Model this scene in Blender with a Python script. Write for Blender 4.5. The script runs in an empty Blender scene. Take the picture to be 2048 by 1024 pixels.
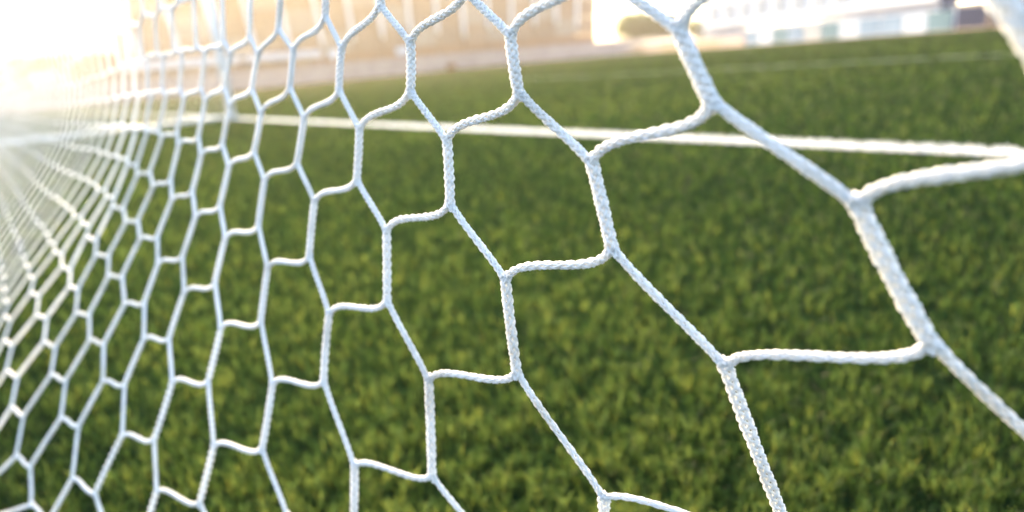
import bpy, bmesh, math, random
import numpy as np
from mathutils import Matrix, Vector

random.seed(7)
RNG = np.random.default_rng(11)
scene = bpy.context.scene
col = scene.collection

# ------------------------------------------------------------------ camera
CAM_H = 0.47
R_ = Vector((0.57789, 0.81133, -0.08821))
D_ = Vector((0.17154, -0.22643, -0.95880))
F_ = Vector((-0.79788, 0.53895, -0.27003))
cam_data = bpy.data.cameras.new("camera")
cam_data.sensor_width = 36.0
cam_data.lens = 36.0 * 1400.0 / 2048.0
cam_data.clip_start = 0.01
cam_data.clip_end = 3000.0
cam_data.dof.use_dof = True
cam_data.dof.focus_distance = 0.325
cam_data.dof.aperture_fstop = 4.8
cam = bpy.data.objects.new("camera", cam_data)
m = Matrix((R_, -D_, -F_)).transposed().to_4x4()
m.translation = Vector((0, 0, CAM_H))
cam.matrix_world = m
col.objects.link(cam)
scene.camera = cam

# ------------------------------------------------------------------ sky, sun, exposure
SUN_ELEV = math.radians(24.0)
SUN_AZ = Vector((-0.984, 0.18, 0.0)).normalized()      # horizontal direction towards the sun
world = bpy.data.worlds.new("World")
scene.world = world
world.use_nodes = True
wn = world.node_tree
sky = wn.nodes.new("ShaderNodeTexSky")
sky.sky_type = 'NISHITA'
sky.sun_disc = False
sky.sun_elevation = SUN_ELEV
sky.sun_rotation = math.atan2(SUN_AZ.x, SUN_AZ.y)
sky.air_density = 1.0
sky.dust_density = 2.5
sky.ozone_density = 1.0
bg = wn.nodes["Background"]
bg.inputs["Strength"].default_value = 0.15
wn.links.new(sky.outputs[0], bg.inputs["Color"])

sun_data = bpy.data.lights.new("sun", 'SUN')
sun_data.energy = 3.4
sun_data.angle = math.radians(7.0)
sun_data.color = (1.0, 0.73, 0.38)
sun = bpy.data.objects.new("sun", sun_data)
sd = Vector((SUN_AZ.x * math.cos(SUN_ELEV), SUN_AZ.y * math.cos(SUN_ELEV), math.sin(SUN_ELEV)))
sun.rotation_euler = sd.to_track_quat('Z', 'Y').to_euler()
sun.location = sd * 60
col.objects.link(sun)

scene.view_settings.view_transform = 'Standard'
scene.view_settings.look = 'None'
scene.view_settings.gamma = 1.0
scene.view_settings.use_curve_mapping = False
scene.view_settings.exposure = 2.45
scene.render.engine = 'CYCLES'
scene.cycles.use_denoising = True
scene.cycles.max_bounces = 8
scene.cycles.transparent_max_bounces = 8
scene.cycles.volume_bounces = 0
scene.cycles.use_adaptive_sampling = False

# ------------------------------------------------------------------ helpers
def tag(o, label=None, cat=None, group=None, kind=None):
    if label: o["label"] = label
    if cat: o["category"] = cat
    if group: o["group"] = group
    if kind: o["kind"] = kind
    return o

def link(name, mesh, mat=None, parent=None, smooth=False):
    o = bpy.data.objects.new(name, mesh)
    if mat is not None and not mesh.materials:
        mesh.materials.append(mat)
    if smooth:
        mesh.polygons.foreach_set("use_smooth", [True] * len(mesh.polygons))
    col.objects.link(o)
    if parent is not None:
        o.parent = parent
    return o

def empty(name, loc=(0, 0, 0)):
    o = bpy.data.objects.new(name, None)
    o.location = loc
    o.empty_display_size = 0.1
    col.objects.link(o)
    return o

def mesh_from(name, verts, faces):
    me = bpy.data.meshes.new(name)
    me.from_pydata([tuple(v) for v in verts], [], faces)
    me.update()
    return me

class MB:
    """collects boxes, tubes and prisms into one mesh"""
    def __init__(self):
        self.v = []; self.f = []
    def box(self, x0, x1, y0, y1, z0, z1):
        b = len(self.v)
        self.v += [(x0, y0, z0), (x1, y0, z0), (x1, y1, z0), (x0, y1, z0), (x0, y0, z1), (x1, y0, z1), (x1, y1, z1), (x0, y1, z1)]
        self.f += [tuple(b + i for i in q) for q in ((0, 3, 2, 1), (4, 5, 6, 7), (0, 1, 5, 4), (1, 2, 6, 5), (2, 3, 7, 6), (3, 0, 4, 7))]
        return self
    def tube(self, pts, r, n=10, caps=True):
        pts = [Vector(p) for p in pts]
        b = len(self.v)
        up = Vector((0, 0, 1))
        t0 = (pts[1] - pts[0]).normalized()
        if abs(t0.dot(up)) > 0.9: up = Vector((1, 0, 0))
        for i, p in enumerate(pts):
            t = (pts[min(i + 1, len(pts) - 1)] - pts[max(i - 1, 0)]).normalized()
            u = t.cross(up).normalized(); w = u.cross(t).normalized(); up = w
            rr = r[i] if isinstance(r, (list, tuple)) else r
            for k in range(n):
                a = 2 * math.pi * k / n
                self.v.append(tuple(p + u * (rr * math.cos(a)) + w * (rr * math.sin(a))))
        for i in range(len(pts) - 1):
            for k in range(n):
                self.f.append((b + i * n + k, b + i * n + (k + 1) % n, b + (i + 1) * n + (k + 1) % n, b + (i + 1) * n + k))
        if caps:
            self.f.append(tuple(b + k for k in range(n))[::-1])
            e = b + (len(pts) - 1) * n
            self.f.append(tuple(e + k for k in range(n)))
        return self
    def prism(self, prof, axis_pts):
        """sweep a closed (a, z) profile between two points: axis_pts = (origin0, origin1, dir_a)"""
        o0, o1, da = (Vector(q) for q in axis_pts)
        b = len(self.v); n = len(prof)
        for o in (o0, o1):
            for a, z in prof:
                self.v.append(tuple(o + da * a + Vector((0, 0, z))))
        for k in range(n):
            self.f.append((b + k, b + (k + 1) % n, b + n + (k + 1) % n, b + n + k))
        self.f.append(tuple(b + k for k in range(n))[::-1]); self.f.append(tuple(b + n + k for k in range(n)))
        return self
    def build(self, name, mat=None, parent=None, smooth=False):
        return link(name, mesh_from(name, self.v, self.f), mat, parent, smooth)

def mat_noise(name, c0, c1, scale=5.0, rough=0.7, bump=0.0, bump_scale=None, detail=6.0, spec=0.3, stretch=None, metallic=0.0):
    m = bpy.data.materials.new(name); m.use_nodes = True
    nt = m.node_tree; p = nt.nodes["Principled BSDF"]
    p.inputs["Roughness"].default_value = rough
    p.inputs["Metallic"].default_value = metallic
    p.inputs["Specular IOR Level"].default_value = spec
    tc = nt.nodes.new("ShaderNodeTexCoord")
    mp = nt.nodes.new("ShaderNodeMapping")
    if stretch: mp.inputs["Scale"].default_value = stretch
    nt.links.new(tc.outputs["Object"], mp.inputs[0])
    n = nt.nodes.new("ShaderNodeTexNoise")
    n.inputs["Scale"].default_value = scale; n.inputs["Detail"].default_value = detail
    nt.links.new(mp.outputs[0], n.inputs["Vector"])
    cr = nt.nodes.new("ShaderNodeValToRGB")
    cr.color_ramp.elements[0].position = 0.32; cr.color_ramp.elements[0].color = (*c0, 1)
    cr.color_ramp.elements[1].position = 0.68; cr.color_ramp.elements[1].color = (*c1, 1)
    nt.links.new(n.outputs["Fac"], cr.inputs[0])
    nt.links.new(cr.outputs[0], p.inputs["Base Color"])
    if bump > 0:
        n2 = nt.nodes.new("ShaderNodeTexNoise")
        n2.inputs["Scale"].default_value = bump_scale or scale * 4; n2.inputs["Detail"].default_value = 4
        nt.links.new(mp.outputs[0], n2.inputs["Vector"])
        bp = nt.nodes.new("ShaderNodeBump"); bp.inputs["Strength"].default_value = bump; bp.inputs["Distance"].default_value = 0.02
        nt.links.new(n2.outputs["Fac"], bp.inputs["Height"])
        nt.links.new(bp.outputs[0], p.inputs["Normal"])
    return m

def mat_leafy(name, trans=0.4, rough=0.45, spec=0.25, fixed=None, gain=1.0):
    """thin blades: diffuse + light shining through, colour from the per-blade attribute"""
    m = bpy.data.materials.new(name); m.use_nodes = True
    nt = m.node_tree
    p = nt.nodes["Principled BSDF"]; out = nt.nodes["Material Output"]
    p.inputs["Roughness"].default_value = rough
    p.inputs["Specular IOR Level"].default_value = spec
    tr = nt.nodes.new("ShaderNodeBsdfTranslucent")
    mix = nt.nodes.new("ShaderNodeMixShader"); mix.inputs[0].default_value = trans
    if fixed:
        p.inputs["Base Color"].default_value = (*fixed, 1); tr.inputs["Color"].default_value = (*fixed, 1)
    else:
        at = nt.nodes.new("ShaderNodeAttribute"); at.attribute_name = "tint"
        nt.links.new(at.outputs["Color"], p.inputs["Base Color"])
        hs = nt.nodes.new("ShaderNodeHueSaturation"); hs.inputs["Value"].default_value = gain; hs.inputs["Hue"].default_value = 0.475
        nt.links.new(at.outputs["Color"], hs.inputs["Color"])
        nt.links.new(hs.outputs[0], tr.inputs["Color"])
    nt.links.new(p.outputs[0], mix.inputs[1]); nt.links.new(tr.outputs[0], mix.inputs[2])
    nt.links.new(mix.outputs[0], out.inputs["Surface"])
    return m
# ------------------------------------------------------------------ materials
M_turfbase = mat_noise("turf_base", (0.004, 0.009, 0.004), (0.012, 0.022, 0.008), 40, 1.0, 0.6, 120, spec=0.0)
M_blade = mat_leafy("turf_fibre", trans=0.5, gain=2.1, rough=0.45, spec=0.12)
M_whiteblade = mat_leafy("white_turf_fibre", trans=0.3, fixed=(0.74, 0.75, 0.76))
M_dimline = mat_noise("dim_line", (0.10, 0.13, 0.08), (0.26, 0.28, 0.22), 14, 0.9, 0.4, 200, spec=0.05)  # white line greyed in its colour to imitate fading by defocus
M_linebase = mat_noise("line_base", (0.50, 0.51, 0.51), (0.66, 0.67, 0.68), 60, 0.9, 0.4, 200)
M_ground = mat_noise("apron", (0.23, 0.17, 0.14), (0.33, 0.26, 0.22), 0.8, 0.9, 0.2, 8)
M_whitemetal = mat_noise("white_painted_metal", (0.72, 0.72, 0.70), (0.82, 0.82, 0.80), 6, 0.4, 0.05, 40, spec=0.5)
M_net = bpy.data.materials.new("white_net_cord"); M_net.use_nodes = True
def _net_mat(m):
    nt = m.node_tree; p = nt.nodes["Principled BSDF"]; out = nt.nodes["Material Output"]
    tc = nt.nodes.new("ShaderNodeTexCoord")
    n = nt.nodes.new("ShaderNodeTexNoise"); n.inputs["Scale"].default_value = 260; n.inputs["Detail"].default_value = 3
    nt.links.new(tc.outputs["Object"], n.inputs["Vector"])
    cr = nt.nodes.new("ShaderNodeValToRGB")
    cr.color_ramp.elements[0].position = 0.3; cr.color_ramp.elements[0].color = (0.86, 0.87, 0.88, 1)
    cr.color_ramp.elements[1].position = 0.6; cr.color_ramp.elements[1].color = (0.94, 0.94, 0.94, 1)
    nt.links.new(n.outputs["Fac"], cr.inputs[0])
    nd = nt.nodes.new("ShaderNodeTexNoise"); nd.inputs["Scale"].default_value = 28; nd.inputs["Detail"].default_value = 5
    nt.links.new(tc.outputs["Object"], nd.inputs["Vector"])
    cd = nt.nodes.new("ShaderNodeValToRGB")
    cd.color_ramp.elements[0].position = 0.30; cd.color_ramp.elements[0].color = (0.80, 0.79, 0.76, 1)
    cd.color_ramp.elements[1].position = 0.46; cd.color_ramp.elements[1].color = (1, 1, 1, 1)
    nt.links.new(nd.outputs["Fac"], cd.inputs[0])
    mm = nt.nodes.new("ShaderNodeMixRGB"); mm.blend_type = 'MULTIPLY'; mm.inputs[0].default_value = 1.0
    nt.links.new(cr.outputs[0], mm.inputs[1]); nt.links.new(cd.outputs[0], mm.inputs[2])
    nt.links.new(mm.outputs[0], p.inputs["Base Color"])
    p.inputs["Roughness"].default_value = 0.5; p.inputs["Specular IOR Level"].default_value = 0.4
    w = nt.nodes.new("ShaderNodeTexNoise"); w.inputs["Scale"].default_value = 1500; w.inputs["Detail"].default_value = 2
    nt.links.new(tc.outputs["Object"], w.inputs["Vector"])
    bp = nt.nodes.new("ShaderNodeBump"); bp.inputs["Strength"].default_value = 0.35; bp.inputs["Distance"].default_value = 0.0006
    nt.links.new(w.outputs["Fac"], bp.inputs["Height"]); nt.links.new(bp.outputs[0], p.inputs["Normal"])
    tr = nt.nodes.new("ShaderNodeBsdfTranslucent"); tr.inputs["Color"].default_value = (0.95, 0.95, 0.94, 1)
    mix = nt.nodes.new("ShaderNodeMixShader"); mix.inputs[0].default_value = 0.44
    nt.links.new(p.outputs[0], mix.inputs[1]); nt.links.new(tr.outputs[0], mix.inputs[2]); nt.links.new(mix.outputs[0], out.inputs["Surface"])
_net_mat(M_net)

# ------------------------------------------------------------------ ground, turf, lines
def sheet(name, pts, z, mat, label, cat, kind="structure"):
    o = link(name, mesh_from(name, [(x, y, z) for x, y in pts], [tuple(range(len(pts)))]), mat)
    return tag(o, label, cat, kind=kind)

sheet("ground", [(-1500, -1500), (1500, -1500), (1500, 1500), (-1500, 1500)], -0.03, M_ground, "pinkish grey paved apron around the pitch", "ground")
PITCH = [(-60, -12), (40, -12), (40, 22), (10, 26.5), (-8, 29.0), (-26, 34.5), (-44, 43.0), (-60, 43.0)]
sheet("pitch_turf", PITCH, 0.0, M_turfbase, "dark infill sheet under the green turf", "pitch")

LINE_W = 0.12
def gl_y(x): return 2.80 + 0.0195 * x          # centre of the goal line
LINES = []                                      # each: (p0, p1) centre line
def add_line(p0, p1, w=LINE_W): LINES.append((np.array(p0, float), np.array(p1, float), w))
gx = np.array([1.0, 0.0195]); gx /= np.linalg.norm(gx); gn = np.array([-gx[1], gx[0]])
def gpt(u, v): q = np.array([0.0, 2.80]) + gx * u + gn * v; return (q[0], q[1])
add_line(gpt(-58, 0), gpt(36, 0))
add_line(gpt(-17.0, 6.9), gpt(6.0, 6.9), .04)
add_line(gpt(-17.0, LINE_W / 2), gpt(-17.0, 6.9 - .02), .04)
add_line(gpt(6.0, LINE_W / 2), gpt(6.0, 6.9 - .02), .04)
LINE_LABELS = ["bright white goal line crossing the turf behind the net", "faint line parallel to the goal line further out",
               "faint line running out from the goal line beyond the far post", "faint line running out from the goal line to the right"]
for (p0, p1, lw_), ll_ in zip(LINES, LINE_LABELS):
    d = p1 - p0; d /= np.linalg.norm(d); n = np.array([-d[1], d[0]]) * lw_ / 2
    sheet("field_line", [tuple(p0 - n), tuple(p1 - n), tuple(p1 + n), tuple(p0 + n)], 0.004, M_linebase if lw_ > .1 else M_dimline, ll_, "pitch line")

def value_noise(x, y, s, seed):
    r = np.random.default_rng(seed).random((256, 256))
    u = x / s; v = y / s
    i = np.floor(u).astype(int); j = np.floor(v).astype(int); fu = u - i; fv = v - j
    fu = fu * fu * (3 - 2 * fu); fv = fv * fv * (3 - 2 * fv)
    g = lambda a, b: r[a % 256, b % 256]
    return (g(i, j) * (1 - fu) + g(i + 1, j) * fu) * (1 - fv) + (g(i, j + 1) * (1 - fu) + g(i + 1, j + 1) * fu) * fv

def in_poly(x, y, poly):
    c = np.zeros(len(x), bool); n = len(poly)
    for k in range(n):
        x0, y0 = poly[k]; x1, y1 = poly[(k + 1) % n]
        s = ((y0 > y) != (y1 > y))
        with np.errstate(divide='ignore', invalid='ignore'):
            c ^= s & (x < (x1 - x0) * (y - y0) / (y1 - y0 + 1e-12) + x0)
    return c

def on_line(x, y):
    c = np.zeros(len(x), bool)
    for p0, p1, lw_ in LINES:
        d = p1 - p0; L = np.linalg.norm(d); d = d / L
        u = (x - p0[0]) * d[0] + (y - p0[1]) * d[1]; v = -(x - p0[0]) * d[1] + (y - p0[1]) * d[0]
        c |= (np.abs(v) < lw_ / 2) & (lw_ > .1) & (u > -0.06) & (u < L + 0.06)
    return c

def blades(name, x, y, wid, hgt, tint, mat, seed, lean=0.55, kind="stuff", label=None, cat=None):
    n = len(x); rg = np.random.default_rng(seed)
    a = rg.random(n) * 2 * np.pi; la = rg.random(n) * 2 * np.pi
    ll = hgt * lean * (0.25 + rg.random(n) * 1.1)
    dx, dy = np.cos(a) * wid / 2, np.sin(a) * wid / 2
    lx, ly = np.cos(la) * ll, np.sin(la) * ll
    V = np.zeros((n, 5, 3), np.float32)
    V[:, 0] = np.c_[x - dx, y - dy, np.zeros(n)]
    V[:, 1] = np.c_[x + dx, y + dy, np.zeros(n)]
    V[:, 2] = np.c_[x + dx * .9 + lx * .35, y + dy * .9 + ly * .35, hgt * .6]
    V[:, 3] = np.c_[x - dx * .9 + lx * .35, y - dy * .9 + ly * .35, hgt * .6]
    V[:, 4] = np.c_[x + lx, y + ly, hgt * (1 - .25 * rg.random(n))]
    me = bpy.data.meshes.new(name)
    me.vertices.add(n * 5); me.vertices.foreach_set("co", V.ravel())
    me.loops.add(n * 7); me.polygons.add(n * 2)
    b = (np.arange(n) * 5)[:, None]
    me.loops.foreach_set("vertex_index", (b + np.array([[0, 1, 2, 3, 3, 2, 4]])).ravel().astype(np.int32))
    st = (np.arange(n) * 7)[:, None] + np.array([[0, 4]])
    me.polygons.foreach_set("loop_start", st.ravel().astype(np.int32))
    me.polygons.foreach_set("loop_total", np.tile([4, 3], n).astype(np.int32))
    me.update(calc_edges=True)
    if tint is not None:
        at = me.attributes.new("tint", 'FLOAT_COLOR', 'POINT')
        cc = np.ones((n, 5, 4), np.float32); cc[:, :, :3] = tint[:, None, :]
        at.data.foreach_set("color", cc.ravel())
    o = link(name, me, mat)
    return tag(o, label, cat, kind=kind)

def scatter(N, r0, r1, rho_r):
    """blade roots in a wide fan in front of the goal, thinning with distance while blades stand for wider tufts"""
    lr = np.log(r0) + RNG.random(N) * (np.log(r1) - np.log(r0))
    r = np.exp(lr)
    th = math.atan2(F_.y, F_.x) + (RNG.random(N) - 0.5) * 2.15
    return r * np.cos(th), r * np.sin(th), r

xs, ys, rs = scatter(540000, 0.42, 62.0, 1.2)
# near field: even density instead of 1/r^2
xn = RNG.random(30000) * 3.2 - 2.4; yn = RNG.random(30000) * 2.6 - 0.4
kn = np.hypot(xn, yn) < 1.5
xs = np.r_[xs, xn[kn]]; ys = np.r_[ys, yn[kn]]; rs = np.r_[rs, np.hypot(xn[kn], yn[kn])]
ok = in_poly(xs, ys, PITCH)
xs, ys, rs = xs[ok], ys[ok], rs[ok]
line = on_line(xs, ys)
big = np.maximum(1.0, rs / 1.1)
wid = 0.0012 * big * (0.55 + 0.7 * RNG.random(len(xs)))
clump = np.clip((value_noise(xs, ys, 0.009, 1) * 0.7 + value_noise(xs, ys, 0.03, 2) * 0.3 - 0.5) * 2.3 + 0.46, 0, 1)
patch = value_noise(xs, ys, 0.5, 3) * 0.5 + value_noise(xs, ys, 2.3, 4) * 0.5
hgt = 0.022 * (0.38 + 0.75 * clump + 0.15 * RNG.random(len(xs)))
t = np.clip(RNG.random(len(xs)) * 0.40 + clump * 0.60 + (patch - 0.5) * 0.25, 0, 1)[:, None]  # low clumps tinted darker: shade of the gaps between tufts put into the colour
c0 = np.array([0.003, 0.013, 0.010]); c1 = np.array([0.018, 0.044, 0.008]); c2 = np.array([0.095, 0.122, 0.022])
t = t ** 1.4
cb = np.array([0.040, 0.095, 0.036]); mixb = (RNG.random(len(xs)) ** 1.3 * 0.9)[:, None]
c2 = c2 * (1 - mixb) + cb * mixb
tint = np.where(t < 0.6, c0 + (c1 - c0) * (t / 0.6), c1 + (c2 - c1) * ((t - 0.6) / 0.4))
g = ~line | (RNG.random(len(xs)) < 0.10)
blades("turf_grass", xs[g], ys[g], wid[g], hgt[g], tint[g], M_blade, 5, label="short green artificial turf fibres covering the pitch", cat="grass")
# the lines are tufted into the turf in white fibre
lx, ly, lw = [], [], []
for p0, p1, lw_ in LINES:
    L = np.linalg.norm(p1 - p0); d = (p1 - p0) / L; nn = np.array([-d[1], d[0]])
    N = int(min(60000, L * 2600 * (1.0 if lw_ > .1 else .02)))
    u = RNG.random(N) * L; v = (RNG.random(N) - .5) * (lw_ - .006)
    q = p0 + d * u[:, None] + nn * v[:, None]
    k = np.hypot(q[:, 0], q[:, 1]) < 16
    lx.append(q[k, 0]); ly.append(q[k, 1])
lx = np.concatenate(lx); ly = np.concatenate(ly)
blades("white_line_fibres", lx, ly, np.full(len(lx), .0045), .024 + .006 * RNG.random(len(lx)), None, M_whiteblade, 6, lean=0.6, label="short white turf fibres along the pitch lines", cat="turf")
# ------------------------------------------------------------------ goal net
# Knots of the near mesh: (row/column index r, d, end k) -> (distance along the goal line to the left, drop below eye height)
K={(0,0,0):(0.1602,-0.0065),(0,0,1):(0.1493,0.0211),(1,0,0):(0.1079,0.0475),(1,0,1):(0.0927,0.0979),(0,1,0):(0.2080,0.0392),(0,1,1):(0.2039,0.0799),
    (1,1,0):(0.1638,0.1207),(1,1,1):(0.1653,0.2325),(-1,1,0):(0.2461,-0.0118),(-1,1,1):(0.2453,0.0163),(-1,2,0):(0.3052,0.0335),(-1,2,1):(0.3080,0.0703),
    (0,2,0):(0.2709,0.0998),(0,2,1):(0.2734,0.1563),(1,2,0):(0.2417,0.2219),(1,2,1):(0.2824,0.3475),(0,3,0):(0.3393,0.1717),(0,3,1):(0.3486,0.2436),
    (-1,3,0):(0.3708,0.0873),(-1,3,1):(0.3728,0.1345),(-1,4,0):(0.4370,0.1500),(-1,4,1):(0.4411,0.2020),(0,4,0):(0.4117,0.2501),(0,4,1):(0.4287,0.3355),
    (-2,2,0):(0.3303,-0.0146),(-2,2,1):(0.3367,0.0134),(-2,3,0):(0.3991,0.0301),(-2,3,1):(0.4054,0.0646),(-3,3,0):(0.4150,-0.0172),
    (-3,3,1):(0.4258,0.0111),(-4,4,0):(0.4989,-0.0212),(-4,4,1):(0.5131,0.0073),(-3,4,0):(0.4850,0.0245),(-3,4,1):(0.4985,0.0591),
    (-4,5,0):(0.5775,0.0217),(-4,5,1):(0.5920,0.0554),(-5,6,0):(0.6681,0.0160),(-5,6,1):(0.6839,0.0528),(-6,7,0):(0.7587,0.0119),(-6,7,1):(0.7755,0.0487),
    (-5,5,0):(0.5796,-0.0230),(-5,5,1):(0.6039,0.0064),(-6,6,0):(0.6593,-0.0278),(-6,6,1):(0.6891,0.0023),(-7,7,0):(0.7518,-0.0342),
    (-7,7,1):(0.7812,0.0005),(-4,3,1):(0.4365,-0.0335),(-3,2,1):(0.3596,-0.0318),(-5,4,1):(0.5277,-0.0338),(-6,5,1):(0.5997,-0.0346),
    (-7,6,1):(0.6795,-0.0362),(-2,4,0):(0.4647,0.0790),(-2,4,1):(0.4684,0.1210),(-3,5,0):(0.5600,0.0721),(-3,5,1):(0.5620,0.1106),
    (-4,6,0):(0.6534,0.0677),(-4,6,1):(0.6611,0.1049),(-5,7,0):(0.7516,0.0635),(-5,7,1):(0.7580,0.0999),(-6,8,0):(0.8558,0.0586),(-6,8,1):(0.8582,0.0955),
    (-2,5,0):(0.5333,0.1346),(-2,5,1):(0.5317,0.1782),(-3,6,0):(0.6296,0.1252),(-3,6,1):(0.6308,0.1661),(-4,7,0):(0.7250,0.1185),(-4,7,1):(0.7322,0.1577),
    (-5,8,0):(0.8258,0.1128),(-5,8,1):(0.8384,0.1530),(-6,9,0):(0.9326,0.1083),(-6,9,1):(0.9513,0.1491),(-3,7,0):(0.6971,0.1817),(-3,7,1):(0.7009,0.2258),
    (-4,8,0):(0.8006,0.1730),(-4,8,1):(0.7997,0.2118),(-2,6,0):(0.5983,0.1926),(-2,6,1):(0.6012,0.2400),(-1,5,0):(0.5032,0.2141),(-1,5,1):(0.5103,0.2700),
    (-1,6,0):(0.5738,0.2811),(-2,7,0):(0.6663,0.2527),(-2,7,1):(0.6737,0.3073),(-3,8,0):(0.7626,0.2365),(-3,8,1):(0.7713,0.2834),(-4,9,0):(0.8623,0.2233),
    (-4,9,1):(0.8774,0.2672),(-4,10,0):(0.9323,0.2743),(-4,10,1):(0.9543,0.3228),(-3,9,0):(0.8314,0.2928),(-3,9,1):(0.8537,0.3444),
    (-3,10,0):(0.9142,0.3514),(-3,10,1):(0.9585,0.4175),(-2,9,0):(0.8242,0.3856),(-2,8,0):(0.7379,0.3189),(-2,8,1):(0.7648,0.3839),
    (-4,11,0):(1.0203,0.3324),(-4,11,1):(1.0606,0.3897),(-3,11,0):(1.0236,0.4250),(-4,12,0):(1.1354,0.4009),(-5,11,0):(1.0453,0.2686),
    (-5,11,1):(1.0648,0.3102),(-5,12,0):(1.1339,0.3206),(-5,12,1):(1.1832,0.3749),(-5,13,0):(1.2721,0.3905),(-5,10,0):(0.9764,0.2144),
    (-5,10,1):(0.9845,0.2574),(-5,9,0):(0.9051,0.1626),(-5,9,1):(0.9173,0.2049),(-6,10,0):(1.0102,0.1570),(-6,10,1):(1.0259,0.1975),
    (-6,11,0):(1.0963,0.2089),(-6,11,1):(1.1018,0.2493),(-6,12,0):(1.1581,0.2566),(-6,12,1):(1.1946,0.3020),(-6,13,0):(1.2717,0.3160),
    (-6,13,1):(1.3260,0.3671),(-6,14,0):(1.4187,0.3836),(-7,9,0):(0.9566,0.0539),(-7,9,1):(0.9792,0.0957),(-7,10,0):(1.0491,0.1042),
    (-7,10,1):(1.0640,0.1454),(-7,11,0):(1.1390,0.1543),(-7,11,1):(1.1451,0.1937),(-7,12,0):(1.2277,0.2044),(-7,12,1):(1.2180,0.2425),
    (-7,13,0):(1.2894,0.2522),(-7,13,1):(1.3380,0.3003),(-7,14,0):(1.4261,0.3133),(-8,10,0):(1.0616,0.0510),(-8,10,1):(1.0800,0.0930),
    (-8,11,0):(1.1507,0.0987),(-8,11,1):(1.1547,0.1389),(-8,12,0):(1.2157,0.1471),(1,-1,0):(0.0776,-0.0174),(1,-1,1):(0.0530,0.0288),
    (2,0,0):(0.0640,0.1469),(-1,0,1):(0.1937,-0.0253),(0,-1,1):(0.1318,-0.0200),(-2,1,1):(0.2750,-0.0277)}
W = 0.104                                       # mesh width
CO = (0.162676, -0.276412, -1.943961, 2.157712, 0.027337, 0.667675, 3.641270)
def drape(s, z):
    """how far the hanging net stands away from the camera line towards the pitch at (s along, z down)"""
    far = max(0.0, s - 1.45)
    e = math.exp(-max(s, 0.0) / 0.35)
    zc = max(z, -0.03)
    a = CO[0] + CO[1] * zc + CO[2] * zc ** 2 + CO[3] * zc ** 3 + e * (CO[4] + CO[5] * zc + CO[6] * zc ** 2)
    if z < -0.03:
        q = min(max((s - 1.0) / 3.0, 0.0), 1.0); q = q * q * (3 - 2 * q)
        a += (0.05 - 0.20 * q) * min(-0.03 - z, 0.75)
    return a - 0.046 * far * far / (far + 0.8)         # the far end is pegged further back

def fall_z(n, k):
    z = -0.030 + 0.0485 * n + 0.038 * k
    if n < 0: z -= 0.0016 * n * n * (1 if n > -14 else 14 / -n)   # the mesh hangs longer higher up
    return z
_kk = [q for q in K if K[q][0] > 0.45]
_A = np.array([[1, r + d, k] for r, d, k in _kk], float)
_b = np.array([K[q][0] + W * (q[0] - q[1]) / 2 for q in _kk])
_sc = np.linalg.lstsq(_A, _b, rcond=None)[0]
def fall_s(c, n, k):
    nn = min(max(n, -1), 9)
    return _sc[0] + _sc[1] * nn + _sc[2] * k - W * c + 0.018 * max(0.0, -10.0 - c)   # drawn wider towards the far end

class Blend:
    """interpolates what the measured knots add to the regular mesh, fading out away from them"""
    def __init__(self, keys):
        self.P = np.array([[(r - d) / 2, r + d] for r, d, k in keys], float)
        self.k = keys[0][2]
        res = np.array([[K[q][0] - fall_s((q[0] - q[1]) / 2, q[0] + q[1], q[2]), K[q][1] - fall_z(q[0] + q[1], q[2])] for q in keys])
        G = self.kern(self.P[:, None] - self.P[None])
        self.w = np.linalg.solve(G + 1e-5 * np.eye(len(G)), res)
    def kern(self, D):
        r = np.sqrt((D ** 2).sum(-1)) * math.sqrt(3) / 3.6
        return (1 + r) * np.exp(-r)
    def __call__(self, c, n):
        return self.kern(np.array([c, n], float) - self.P) @ self.w
BL = [Blend([q for q in K if q[2] == k]) for k in (0, 1)]
_kc = {}
_jr = random.Random(5)
def knot(r, d, k):
    """(s, z) of a knot"""
    if (r, d, k) in _kc: return _kc[(r, d, k)]
    c, n = (r - d) / 2, r + d
    ds, dz = BL[k](c, n)
    s, z = fall_s(c, n, k) + ds, fall_z(n, k) + dz
    if (r, d, k) not in K:
        s += _jr.gauss(0, .003); z += _jr.gauss(0, .0015)
    _kc[(r, d, k)] = (s, z)
    return s, z
Z_GND = CAM_H - .008
def pos(sz):
    s, z = sz
    if z > Z_GND: return np.array([-s, drape(s, Z_GND) - (z - Z_GND), CAM_H - Z_GND])     # spare net lies on the turf
    return np.array([-s, drape(s, z), CAM_H - z])
def normal(sz):
    e = 1e-3; p = pos(sz)
    a = pos((sz[0] + e, sz[1])) - p; b = pos((sz[0], sz[1] + e)) - p
    n = np.cross(a, b); n /= np.linalg.norm(n)
    return n

def hermite(p0, p1, t0, t1, n):
    u = np.linspace(0, 1, n)[:, None]
    return (2 * u ** 3 - 3 * u ** 2 + 1) * p0 + (u ** 3 - 2 * u ** 2 + u) * t0 + (-2 * u ** 3 + 3 * u ** 2) * p1 + (u ** 3 - u ** 2) * t1

def ring_tube(path, side, nrm, rx, ry, sides):
    """tube around path with elliptical section; rx, ry arrays; returns verts, faces"""
    n = len(path)
    ang = np.arange(sides) * 2 * np.pi / sides
    ca, sa = np.cos(ang), np.sin(ang)
    V = path[:, None] + side[:, None] * (rx[:, None] * ca)[..., None] + nrm[:, None] * (ry[:, None] * sa)[..., None]
    i = np.arange(n - 1)[:, None] * sides; k = np.arange(sides)[None]; k2 = (k + 1) % sides
    Fq = np.stack([i + k, i + k2, i + sides + k2, i + sides + k], -1).reshape(-1, 4)
    return V.reshape(-1, 3), Fq

def frames(path, nrm0):
    t = np.gradient(path, axis=0); t /= np.linalg.norm(t, axis=1)[:, None]
    side = np.cross(t, nrm0[None]); side /= np.linalg.norm(side, axis=1)[:, None]
    nn = np.cross(side, t)
    return t, side, nn

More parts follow.
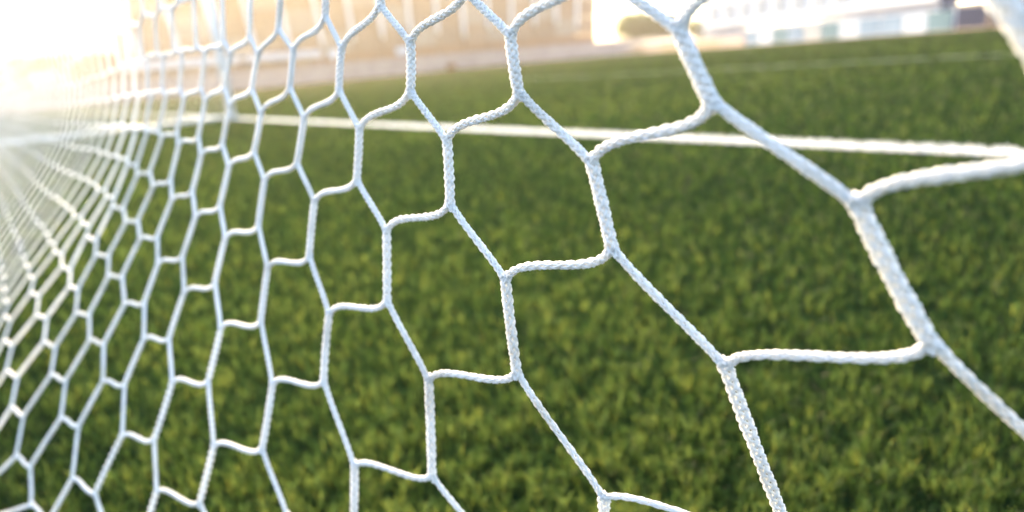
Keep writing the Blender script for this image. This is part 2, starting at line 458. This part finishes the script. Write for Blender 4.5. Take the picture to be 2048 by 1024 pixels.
def braid(curve, nrm0, amp, dep, rad, periods, sides, per, phase=0.0, swell=0.0):
    """three plaited strands along the curve"""
    n = int(periods * per) + 2
    u = np.linspace(0, 1, n)
    path = np.stack([np.interp(u, np.linspace(0, 1, len(curve)), curve[:, j]) for j in range(3)], 1)
    t, side, nn = frames(path, nrm0)
    VV, FF, b = [], [], 0
    fat = 1 + swell * (np.exp(-(u / .06) ** 2) + np.exp(-((1 - u) / .06) ** 2))
    for j in range(3):
        th = 2 * np.pi * (u * periods + j / 3) + phase
        p = path + side * (amp * fat * np.sin(th))[:, None] + nn * (dep * np.sin(2 * th))[:, None]
        t2, s2, n2 = frames(p, nrm0)
        V, Fq = ring_tube(p, s2, n2, np.full(n, rad), np.full(n, rad), sides)
        VV.append(V); FF.append(Fq + b); b += len(V)
        # closed ends
    return np.concatenate(VV), np.concatenate(FF)

def plait8(curve, nrm0, A, B, rt, rr, pitch, sides, per, phase):
    """round-section braid: four strands wound each way, passing over and under each other"""
    pitch = max(pitch, np.linalg.norm(curve[-1] - curve[0]) / .0235 if A > .002 else 0)
    n = int(pitch * 4 * per) + 2
    u = np.linspace(0, 1, n)
    path = np.stack([np.interp(u, np.linspace(0, 1, len(curve)), curve[:, j]) for j in range(3)], 1)
    t, side, nn = frames(path, nrm0)
    VV, FF, b = [], [], 0
    wob = 1 + .06 * np.sin(u * 17 + phase * 3) + .05 * np.sin(u * 41 + phase) + .16 * (np.exp(-(u / .07) ** 2) + np.exp(-((1 - u) / .07) ** 2))
    for j in range(8):
        sg = 1 if j < 4 else -1
        th = sg * 2 * np.pi * pitch * u + (j % 4) * np.pi / 2 + phase * sg * 0
        over = 1 + sg * .24 * np.cos(4 * th)
        ct, sn = np.cos(th), np.sin(th)
        p = path + side * (A * wob * over * ct)[:, None] + nn * (B * over * sn)[:, None]
        rho = side * (ct * B)[:, None] + nn * (sn * A)[:, None]
        rho /= np.linalg.norm(rho, axis=1)[:, None]
        tt = np.gradient(p, axis=0); tt /= np.linalg.norm(tt, axis=1)[:, None]
        s2 = np.cross(tt, rho); s2 /= np.linalg.norm(s2, axis=1)[:, None]
        V, Fq = ring_tube(p, s2, np.cross(s2, tt), np.full(n, rt), np.full(n, rr), sides)
        VV.append(V); FF.append(Fq + b); b += len(V)
    return np.concatenate(VV), np.concatenate(FF)

def cord_mesh(kind, curve, nrm0, dist, phase):
    if kind == 'thick': width, amp, dep, rad, per_n = .0069, .00205, .00100, .00138, 3.4
    else: width, amp, dep, rad, per_n = .0050, .00130, .00070, .00112, 4.3
    if dist < 0.60:
        if kind == 'thick': return plait8(curve, nrm0, .00218, .00135, .00076, .00074, 2.4, 6, 7, phase)
        return plait8(curve, nrm0, .00138, .00100, .00058, .00056, 3.2, 6, 7, phase)
    if dist < 1.15: return braid(curve, nrm0, amp, dep, rad, per_n, 5, 11, phase, .12)
    if dist < 2.2: n, sides = 9, 6
    elif dist < 4.5: n, sides = 5, 4
    else: n, sides = 3, 3
    width *= 1 - .32 * min(max((dist - 1.3) / 1.5, 0), 1)
    u = np.linspace(0, 1, n)
    path = np.stack([np.interp(u, np.linspace(0, 1, len(curve)), curve[:, j]) for j in range(3)], 1)
    t, side, nn = frames(path, nrm0)
    return ring_tube(path, side, nn, np.full(n, width / 2), np.full(n, width * .36), sides)

cam_p = np.array([0, 0, CAM_H]); FV, RV, DV = np.array(F_), np.array(R_), np.array(D_)
def in_view(p):
    q = p - cam_p; z = q @ FV
    return z > 0.05 and abs(q @ RV / z) < 0.80 and abs(q @ DV / z) < 0.42

S_END = 10.6                                     # left end of the goal along the goal line
Z_TOP = -(2.40 - CAM_H)
edges = []
for n in range(-30, 14):
    for C in range(-230, 9):
        if (C + n) % 2: continue
        r, d = (n + C) // 2, (n - C) // 2
        T, B = knot(r, d, 0), knot(r, d, 1)
        for kind, (a, ta), (b, tb) in (
                ('thick', (T, None), (B, None)),
                ('left', (B, (T, B)), (knot(r, d + 1, 0), (knot(r, d + 1, 0), knot(r, d + 1, 1)))),
                ('right', (B, (T, B)), (knot(r + 1, d, 0), (knot(r + 1, d, 0), knot(r + 1, d, 1))))):
            if max(a[0], b[0]) > S_END or min(a[0], b[0]) < -0.45: continue
            if max(a[1], b[1]) > CAM_H + .12 or min(a[1], b[1]) < Z_TOP: continue
            pa, pb = pos(a), pos(b)
            nrm = normal(((a[0] + b[0]) / 2, (a[1] + b[1]) / 2))
            if kind == 'thick':
                dr = (pb - pa) / np.linalg.norm(pb - pa)
                sag = np.cross(dr, nrm) * _jr.uniform(-.0012, .0012)
                u = np.linspace(0, 1, 9)[:, None]
                curve = pa - dr * .001 + (pb - pa + dr * .002) * u + sag * 4 * u * (1 - u)
            else:
                l0 = pos(ta[1]) - pos(ta[0]); l0 /= np.linalg.norm(l0)
                l1 = pos(tb[1]) - pos(tb[0]); l1 /= np.linalg.norm(l1)
                L = np.linalg.norm(pb - pa)
                sg = 1 if kind == 'left' else -1
                off = .0007
                o0 = np.cross(l0, nrm) * off; o1 = np.cross(l1, nrm) * off
                w = (-1.0 if o0[0] > 0 else 1.0) * sg
                k0, k1 = (.62, .62) if kind == 'left' else (.30, .30)
                ch = (pb - pa)
                curve = hermite(pa + o0 * w - l0 * .003, pb - o1 * w + l1 * .003, l0 * L * k0 + ch * .35, l1 * L * k1 + ch * .35, 40)
            mid = (pa + pb) / 2
            edges.append((np.linalg.norm(mid - cam_p), kind, curve, nrm, in_view(mid) or in_view(pa) or in_view(pb)))
edges.sort(key=lambda e: e[0])
net = empty("goal_net", (0, 0.17, 0.0))
tag(net, "white braided hexagonal goal net hanging close to the camera", "net")
net_inv = Matrix.Translation((0, -0.17, 0))
def np_mesh(name, V, Fq):
    me = bpy.data.meshes.new(name)
    me.vertices.add(len(V)); me.vertices.foreach_set("co", np.asarray(V, np.float32).ravel())
    n = len(Fq); me.loops.add(n * 4); me.polygons.add(n)
    me.loops.foreach_set("vertex_index", np.asarray(Fq, np.int32).ravel())
    me.polygons.foreach_set("loop_start", np.arange(n, dtype=np.int32) * 4)
    me.polygons.foreach_set("loop_total", np.full(n, 4, np.int32))
    me.polygons.foreach_set("use_smooth", np.ones(n, bool))
    me.update(calc_edges=True)
    me.materials.append(M_net)
    return me
rest_v, rest_f, rb, npart = [], [], 0, {"thick": 0, "thin": 0}
for dist, kind, curve, nrm, vis in edges:
    kd = 'thick' if kind == 'thick' else 'thin'
    V, Fq = cord_mesh(kd, curve, nrm, dist, _jr.random() * 6.28)
    V = V - np.array([0, 0.17, 0])
    if vis and npart[kd] < (130 if kd == 'thick' else 170):
        npart[kd] += 1
        o = link("thick_cord" if kd == 'thick' else "thin_cord", np_mesh("cord", V, Fq), None, net)
    else:
        rest_v.append(V); rest_f.append(Fq + rb); rb += len(V)
# side panel of the net, from the far rear support to the far post
def side_panel(X, s_lo, zt):
    global rb
    nr = int(2.38 / .09)
    for i in range(nr + 1):
        z0 = 2.38 - i * .09
        for j in range(0, 36):
            y = -.75 + (j + (i % 2) * .5) * W
            segs = [((y, z0), (y, z0 - .058)), ((y, z0 - .058), (y + W / 2, z0 - .09)), ((y, z0 - .058), (y - W / 2, z0 - .09))]
            for q, (a, b) in enumerate(segs):
                if min(a[1], b[1]) < .01: continue
                for e in (a, b):
                    back = drape(S_END, CAM_H - e[1])
                    if e[0] < back or e[0] > gl_y(X) - .02: break
                else:
                    bell = lambda e: X + .05 * math.sin(e[0] * 1.4 + 1) * math.sin(e[1] * 1.3)
                    c = np.array([[bell(a), a[0], a[1]], [(bell(a) + bell(b)) / 2, (a[0] + b[0]) / 2, (a[1] + b[1]) / 2], [bell(b), b[0], b[1]]])
                    w = .0052 if q == 0 else .004
                    t_, sd_, nn_ = frames(c, np.array([1.0, 0, 0]))
                    V, Fq = ring_tube(c, sd_, nn_, np.full(3, w / 2), np.full(3, w / 2), 3)
                    rest_v.append(V - np.array([0, .17, 0])); rest_f.append(Fq + rb); rb += len(V)
side_panel(-S_END, 0, 0)
o = link("netting", np_mesh("netting", np.concatenate(rest_v), np.concatenate(rest_f)), None, net)
tag(o, kind="stuff")

# ------------------------------------------------------------------ goal frame
XL, XR = -S_END - .03, 0.75
gf = empty("football_goal", (XL, gl_y(XL), 0))
tag(gf, "white tubular goal frame with far post standing on the goal line", "goal")
def gpart(name, pts, r, n=20, sm=True):
    q = [Vector(p) - gf.location for p in pts]
    return MB().tube(q, r, n).build(name, M_whitemetal, gf, sm)
def back(x, z): return drape(S_END if x < -1 else 1.4, CAM_H - z)
def rear(x): return [(x, back(x, z), z) for z in (0.03, .12, .25, .4, .55, .9, 1.4, 1.9, 2.40)]
for x in (XL, XR):
    gpart("post", [(x, gl_y(x), -.02), (x, gl_y(x), 2.44)], .06)
    gpart("rear_support", rear(x), .022, 12)
    gpart("top_rail", [rear(x)[-1], (x, gl_y(x), 2.44)], .022, 12)
    gpart("ground_rail", [(x, back(x, .03), .03), (x, gl_y(x), .03)], .028, 12)
gpart("crossbar", [(XL - .06, gl_y(XL), 2.44), (XR + .06, gl_y(XR), 2.44)], .06)
gpart("rear_top_bar", [rear(XL)[-1], rear(XR)[-1]], .022, 12)
# ------------------------------------------------------------------ far side of the ground
M_clad = mat_noise("tan_cladding", (0.24, 0.155, 0.10), (0.31, 0.205, 0.14), 1.5, 0.8, 0.1, 6, stretch=(1, 1, .15))
M_clad2 = mat_noise("beige_cladding", (0.30, 0.23, 0.17), (0.37, 0.29, 0.22), 1.5, 0.8, 0.1, 6, stretch=(1, 1, .15))
M_brick = mat_noise("brown_brick", (0.22, 0.12, 0.07), (0.34, 0.19, 0.11), 3.0, 0.85, 0.2, 12)
M_conc = mat_noise("pinkish_concrete", (0.34, 0.26, 0.235), (0.43, 0.345, 0.31), 0.9, 0.85, 0.2, 8)
M_white = mat_noise("white_render", (0.54, 0.58, 0.62), (0.64, 0.68, 0.72), 0.5, 0.7, 0.05, 6)
M_roofgrey = mat_noise("grey_roof", (0.25, 0.24, 0.23), (0.33, 0.32, 0.31), 1.0, 0.7)
M_steel = mat_noise("galvanised_steel", (0.38, 0.39, 0.40), (0.50, 0.51, 0.52), 3, 0.45, metallic=0.4)
M_blue = mat_noise("blue_board", (0.20, 0.29, 0.38), (0.27, 0.36, 0.45), 0.8, 0.5)
M_teal = mat_noise("teal_board", (0.11, 0.20, 0.23), (0.16, 0.26, 0.29), 0.8, 0.5)
M_navy = mat_noise("navy_panel", (0.02, 0.03, 0.07), (0.04, 0.05, 0.10), 1.2, 0.4)
M_glass = mat_noise("window_glass", (0.32, 0.36, 0.40), (0.40, 0.44, 0.48), 0.7, 0.15, spec=0.6)  # reflected sky painted in as a pale blue-grey base colour
M_bag = mat_noise("brown_canvas", (0.16, 0.07, 0.03), (0.24, 0.11, 0.05), 8, 0.9, 0.3, 30)
M_canopy = mat_leafy("canopy_fabric", trans=0.55, fixed=(0.80, 0.80, 0.80))
M_bark = mat_noise("bark", (0.07, 0.05, 0.035), (0.13, 0.10, 0.07), 6, 0.95, 0.5, 20)
M_leaf = mat_leafy("leaf", trans=0.35, gain=1.3)

def hexa(mb, b, t):
    """solid between a bottom quad and a top quad"""
    k = len(mb.v); mb.v += [tuple(q) for q in b] + [tuple(q) for q in t]
    mb.f += [tuple(k + i for i in q) for q in ((0, 3, 2, 1), (4, 5, 6, 7), (0, 1, 5, 4), (1, 2, 6, 5), (2, 3, 7, 6), (3, 0, 4, 7))]
    return mb

# grandstand along the left touchline: leaning cladding bays between white ribs
st = empty("grandstand", (-62, 33, 0))
tag(st, "tan clad grandstand with white leaning ribs behind the touchline wall", "grandstand")
Y0, Y1, BAYS = 9.3, 56.0, 16
def lean(y, z): return y + (0.075 * (y - 26) / 10) * z * 0.28 * z * 0.35
def rim(y, z): return 0.10 * z * (0.6 + 0.02 * z)               # the shell leans back as it rises
ys_ = [Y0 + (Y1 - Y0) * i / BAYS for i in range(BAYS + 1)]
def shell(y, z, off=0.0): return Vector((-rim(y, z) - off, lean(y, z) - 33, z))
zb = [0.0, 2.4, 4.2, 6.2, 8.4]
for i in range(BAYS):
    for k in range(4):
        a, b = ys_[i] + .03, ys_[i + 1] - .03
        z0, z1 = zb[k] + (.02 if k else 0), zb[k + 1] - .02
        mb = MB()
        hexa(mb, [shell(a, z0), shell(b, z0), shell(b, z0, .3), shell(a, z0, .3)], [shell(a, z1), shell(b, z1), shell(b, z1, .3), shell(a, z1, .3)])
        mb.build("cladding_panel", M_brick if k == 0 else (M_clad if (k + i) % 3 else M_clad2), st)
for i in range(BAYS):
    y = ys_[i]
    z0 = 2.9 + 0.018 * (y - 9) * (1 if i % 5 else 0)
    MB().tube([shell(y, z, -.22) for z in np.linspace(z0, 8.5, 7)], .17, 10).build("rib", M_whitemetal, st, True)
MB().box(-14, 1.2, lean(Y0, 8.5) - 33, lean(Y1, 8.5) - 33, 8.55, 8.95).build("roof", M_roofgrey, st)
MB().box(-14, -3.6, Y0 - 33, Y1 - 33, 0, 6.5).build("seating_block", M_conc, st)

# touchline wall of precast panels
wl = empty("touchline_wall", (-57.4, 20, 0))
tag(wl, "low pinkish concrete wall along the left touchline below the grandstand", "wall")
for i in range(27):
    y = -28 + i * 2.7
    MB().box(-.1, .1, y + .012, y + 2.688, -.04, 1.32 + .02 * random.random()).build("wall_panel", M_conc, wl)
MB().box(-.14, .14, -28, 44.9, 1.36, 1.43).build("coping", M_conc, wl)

# team shelters with long white canopies
def shelter(y0, y1, label, drop=0.0):
    r = empty("team_shelter", (-59.6, (y0 + y1) / 2, 0)); L = (y1 - y0) / 2
    tag(r, label, "shelter", "white team shelters behind the wall")
    MB().prism([(-.9, 2.25), (1.05, 2.02), (1.05, 2.42), (.6, 2.62), (-.9, 2.5)], ((0, -L, 0), (0, L, 0), (1, 0, 0))).build("canopy", M_canopy, r)
    MB().box(-.9, -.84, -L + .05, L - .05, .1, 2.24).build("back_panel", M_clad2, r)
    n = max(2, int(L * 2 / 2.6))
    for i in range(n + 1):
        y = -L + .1 + (2 * L - .2) * i / n
        MB().tube([(.7, y, 0), (.7, y, 2.06)], .05, 8).build("post", M_steel, r, True)
    MB().box(-.7, -.25, -L + .2, L - .2, .42, .5).build("bench", M_clad, r)
    return r
shelter(7.4, 15.7, "longer white canopied team shelter left of its twin beyond the far post")
shelter(16.3, 22.4, "shorter white canopied team shelter right of the longer one")

def sign(x, y, w, z0, z1, label):
    r = empty("notice_board", (x, y, 0)); tag(r, label, "sign")
    MB().tube([(0, 0, -.03), (0, 0, z0 + .05)], .05, 8).build("pole", M_steel, r, True)
    MB().box(-.04, .05, -w / 2, w / 2, z0, z1).build("board", M_white, r)
sign(-58.6, 23.4, .9, 1.9, 2.5, "small white board on a pole at the right end of the shorter shelter")
sign(-58.6, 29.9, 1.3, 1.75, 2.3, "wider white board on a pole in front of the grandstand middle")

# canvas bag left on the turf by the wall
bb = bmesh.new(); bmesh.ops.create_icosphere(bb, subdivisions=3, radius=1.0)
for v in bb.verts:
    v.co.x *= .32; v.co.y *= .5; v.co.z = max(-.85, v.co.z) * .34 + .28 + .05 * math.sin(v.co.y * 9)
me = bpy.data.meshes.new("bag"); bb.to_mesh(me); bb.free()
bag = empty("kit_bag", (-56.4, 33.4, 0)); tag(bag, "brown canvas kit bag lying on turf at foot of the wall", "bag")
link("bag_body", me, M_bag, bag, True)
MB().tube([(0, -.22, .55), (0, -.14, .68), (0, .0, .73), (0, .14, .68), (0, .22, .55)], .03, 8).build("handle", M_bag, bag, True)

# brick clubhouse at the left
ch = empty("clubhouse", (-76, -4, 0))
tag(ch, "low brown brick clubhouse with pale windows left of the grandstand", "building")
MB().box(-6, 0, -34, 30, -.03, 4.05).build("wall", M_brick, ch)
MB().prism([(-6.8, 4.06), (.7, 4.06), (.7, 4.28), (-3, 5.1), (-6.8, 4.28)], ((0, -34.6, 0), (0, 30.6, 0), (1, 0, 0))).build("roof", M_brick, ch)
for i in range(8):
    y = -30 + i * 5.2
    w = MB().box(.003, .10, y, y + 2.6, 1.5, 2.9).build("window_frame", M_white, ch)
    MB().box(.1, .13, y + .12, y + 1.24, 1.62, 2.78).build("pane", M_glass, w)
    MB().box(.1, .13, y + 1.36, y + 2.48, 1.62, 2.78).build("pane", M_glass, w)
MB().box(.003, .12, 8.2, 9.4, 0, 2.2).build("door", M_white, ch)

# floodlight masts
def mast(x, y, h, label):
    r = empty("floodlight_mast", (x, y, 0)); tag(r, label, "floodlight", "floodlight masts behind the left touchline")
    MB().tube([(0, 0, -.03), (0, 0, h)], [.26, .13], 10).build("pole", M_steel, r, True)
    MB().box(-.1, .1, -1.3, 1.3, h - .1, h + .1).build("cross_arm", M_steel, r)
    for k in range(4):
        y_ = -1.1 + k * .73
        MB().prism([(.12, h - .32), (.5, h - .52), (.6, h + .1), (.16, h + .3)], ((0, y_ - .26, 0), (0, y_ + .26, 0), (1, 0, 0))).build("lamp", M_white, r)
mast(-66, 4.6, 14.5, "tall grey floodlight mast between the clubhouse and the grandstand")
mast(-66, .55, 13.5, "grey floodlight mast at the far left before the clubhouse")

# ------------------------------------------------------------------ far end: barrier, white building, annex, trees
E0, E1, E2, E3 = Vector((-46, 44.2, 0)), Vector((-26.3, 35.1, 0)), Vector((-13.6, 31.17, 0)), Vector((12, 26.8, 0))
def barrier(A, B, hgt, step, mats, name, label, cat, rail=True):
    r = empty(name, A); tag(r, label, cat)
    d = (B - A); L = d.length; d.normalize(); nrm = Vector((-d.y, d.x, 0))
    n = int(L / step)
    for i in range(n):
        a, b = d * (i * L / n + .05), d * ((i + 1) * L / n - .05)
        mb = MB(); q0 = [a - nrm * .03, b - nrm * .03, b + nrm * .03, a + nrm * .03]
        hexa(mb, [q + Vector((0, 0, .03)) for q in q0], [q + Vector((0, 0, hgt)) for q in q0])
        mb.build("board", mats[i % len(mats)], r)
    for i in range(n + 1):
        p = d * (i * L / n)
        MB().tube([p + nrm * .1, p + nrm * .1 + Vector((0, 0, hgt + .12))], .045, 8).build("post", M_white if i % 2 else M_steel, r, True)
    if rail: MB().tube([nrm * .1 + Vector((0, 0, hgt + .16)), d * L + nrm * .1 + Vector((0, 0, hgt + .16))], .05, 8).build("rail", M_steel, r, True)
    return r
barrier(E0, E1, .62, 3.0, [M_conc, M_clad2], "end_fence", "pale low board fence at the far end between trees and blue boards", "fence")
barrier(E1, E2, .78, 1.15, [M_blue, M_white, M_teal, M_blue, M_steel, M_teal, M_white, M_blue], "advertising_barrier", "row of blue, teal and white boards before the white building", "barrier")
rl = empty("railing", E2 + Vector((.2, 0, 0))); tag(rl, "grey railing with thick posts in front of the dark annex", "railing")
dd = (E3 - E2).normalized()
for k in range(7):
    p = dd * (1.2 + 2.6 * k)
    MB().tube([p, p + Vector((0, 0, .95))], .1, 10).build("post", M_clad2, rl, True)
MB().tube([Vector((0, 0, .98)), dd * 18 + Vector((0, 0, .98))], .13, 10).build("top_rail", M_steel, rl, True)

bd = (E2 - E1).normalized()
ang = math.atan2(bd.y, bd.x)
wb = empty("white_building", (-24, 40.3, 0)); wb.rotation_euler.z = ang
tag(wb, "long white rendered building with grey windows at the far end", "building")
MB().box(-13.5, 7.2, 0, 9, -.03, 7.5).build("wall", M_white, wb)
for fl in range(2):
    for i in range(11):
        x = -12.6 + i * 1.8
        z0 = 1.75 + fl * 2.9
        w = MB().box(x, x + 1.15, -.06, -.003, z0, z0 + 1.15).build("window_frame", M_steel, wb)
        MB().box(x + .08, x + 1.07, -.075, -.06, z0 + .08, z0 + 1.07).build("pane", M_glass, w)
MB().box(-13.7, 7.4, -.35, 9.3, 7.52, 7.9).build("parapet", M_white, wb)
MB().box(-13.5, 7.2, -.5, -.003, 1.35, 1.5).build("ledge", M_white, wb)

ax = empty("dark_annex", (-24, 40.3, 0)); ax.rotation_euler.z = ang
tag(ax, "dark navy panelled annex joined to the right end of the white building", "building")
for i in range(10):
    MB().box(7.25 + i * 2.2, 7.25 + i * 2.2 + 2.16, -.25, 8, -.03, 5.4).build("wall_panel", M_navy, ax)
MB().box(7.2, 29.4, -.6, 8.2, 5.42, 5.7).build("roof", M_roofgrey, ax)

def tree(x, y, h, w, label, seed):
    rg = np.random.default_rng(seed)
    r = empty("small_tree", (x, y, 0)); tag(r, label, "tree", "trees beyond the far corner")
    mb = MB(); mb.tube([(0, 0, -.03), (.08, .03, h * .3), (.02, -.04, h * .62)], [h * .035, h * .028, h * .012], 8)
    for k in range(6):
        a = rg.random() * 6.28; z = h * (.3 + .3 * rg.random())
        mb.tube([(.05, 0, z), (math.cos(a) * w * .2, math.sin(a) * w * .2, z + h * .15), (math.cos(a) * w * .38, math.sin(a) * w * .38, z + h * .26)], [h * .014, h * .009, h * .004], 6)
    mb.build("trunk", M_bark, r, True)
    n = 5200; nc = 24
    ctr = np.c_[(rg.random((nc, 2)) - .5) * w * .75, h * (.42 + .45 * rg.random(nc))]
    q = ctr[rg.integers(0, nc, n)] + rg.normal(0, 1, (n, 3)) * np.array([w * .15, w * .15, h * .1])
    sz = h * .04 * (.6 + .8 * rg.random(n))
    u = rg.normal(0, 1, (n, 3)); u /= np.linalg.norm(u, axis=1)[:, None]
    v = np.cross(u, rg.normal(0, 1, (n, 3))); v /= np.linalg.norm(v, axis=1)[:, None]
    V = np.stack([q - u * sz[:, None], q + v * sz[:, None] * .5, q + u * sz[:, None], q - v * sz[:, None] * .5], 1).reshape(-1, 3)
    me = mesh_from("crown", V, (np.arange(n)[:, None] * 4 + np.arange(4)).tolist())
    at = me.attributes.new("tint", 'FLOAT_COLOR', 'POINT')
    c = np.array([.035, .075, .02]) + rg.random((n, 1)) * np.array([.05, .06, .02])
    cc = np.ones((n, 4, 4), np.float32); cc[:, :, :3] = c[:, None]; at.data.foreach_set("color", cc.ravel())
    link("crown", me, M_leaf, r)
tree(-71, 71.5, 5.0, 5.2, "small green tree beyond the far corner, nearest the grandstand", 1)
tree(-67.2, 73.5, 4.0, 4.6, "rounder green tree beyond the far corner, middle one", 2)
tree(-62, 74, 3.0, 3.4, "lowest green tree beyond the far corner, beside the pale fence", 3)

# ------------------------------------------------------------------ warm haze volume, added for a glow towards the sun
hz = MB().box(-1600, 1600, -1600, 1600, -1.1, 17.0).build("glow_haze")
tag(hz, kind="stuff")
mh = bpy.data.materials.new("glow_haze_air"); mh.use_nodes = True
nt = mh.node_tree; nt.nodes.remove(nt.nodes["Principled BSDF"])
pv = nt.nodes.new("ShaderNodeVolumePrincipled")
pv.inputs["Color"].default_value = (1.0, 0.90, 0.76, 1)
pv.inputs["Density"].default_value = 0.0011
pv.inputs["Anisotropy"].default_value = 0.68
nt.links.new(pv.outputs[0], nt.nodes["Material Output"].inputs["Volume"])
hz.data.materials.append(mh)
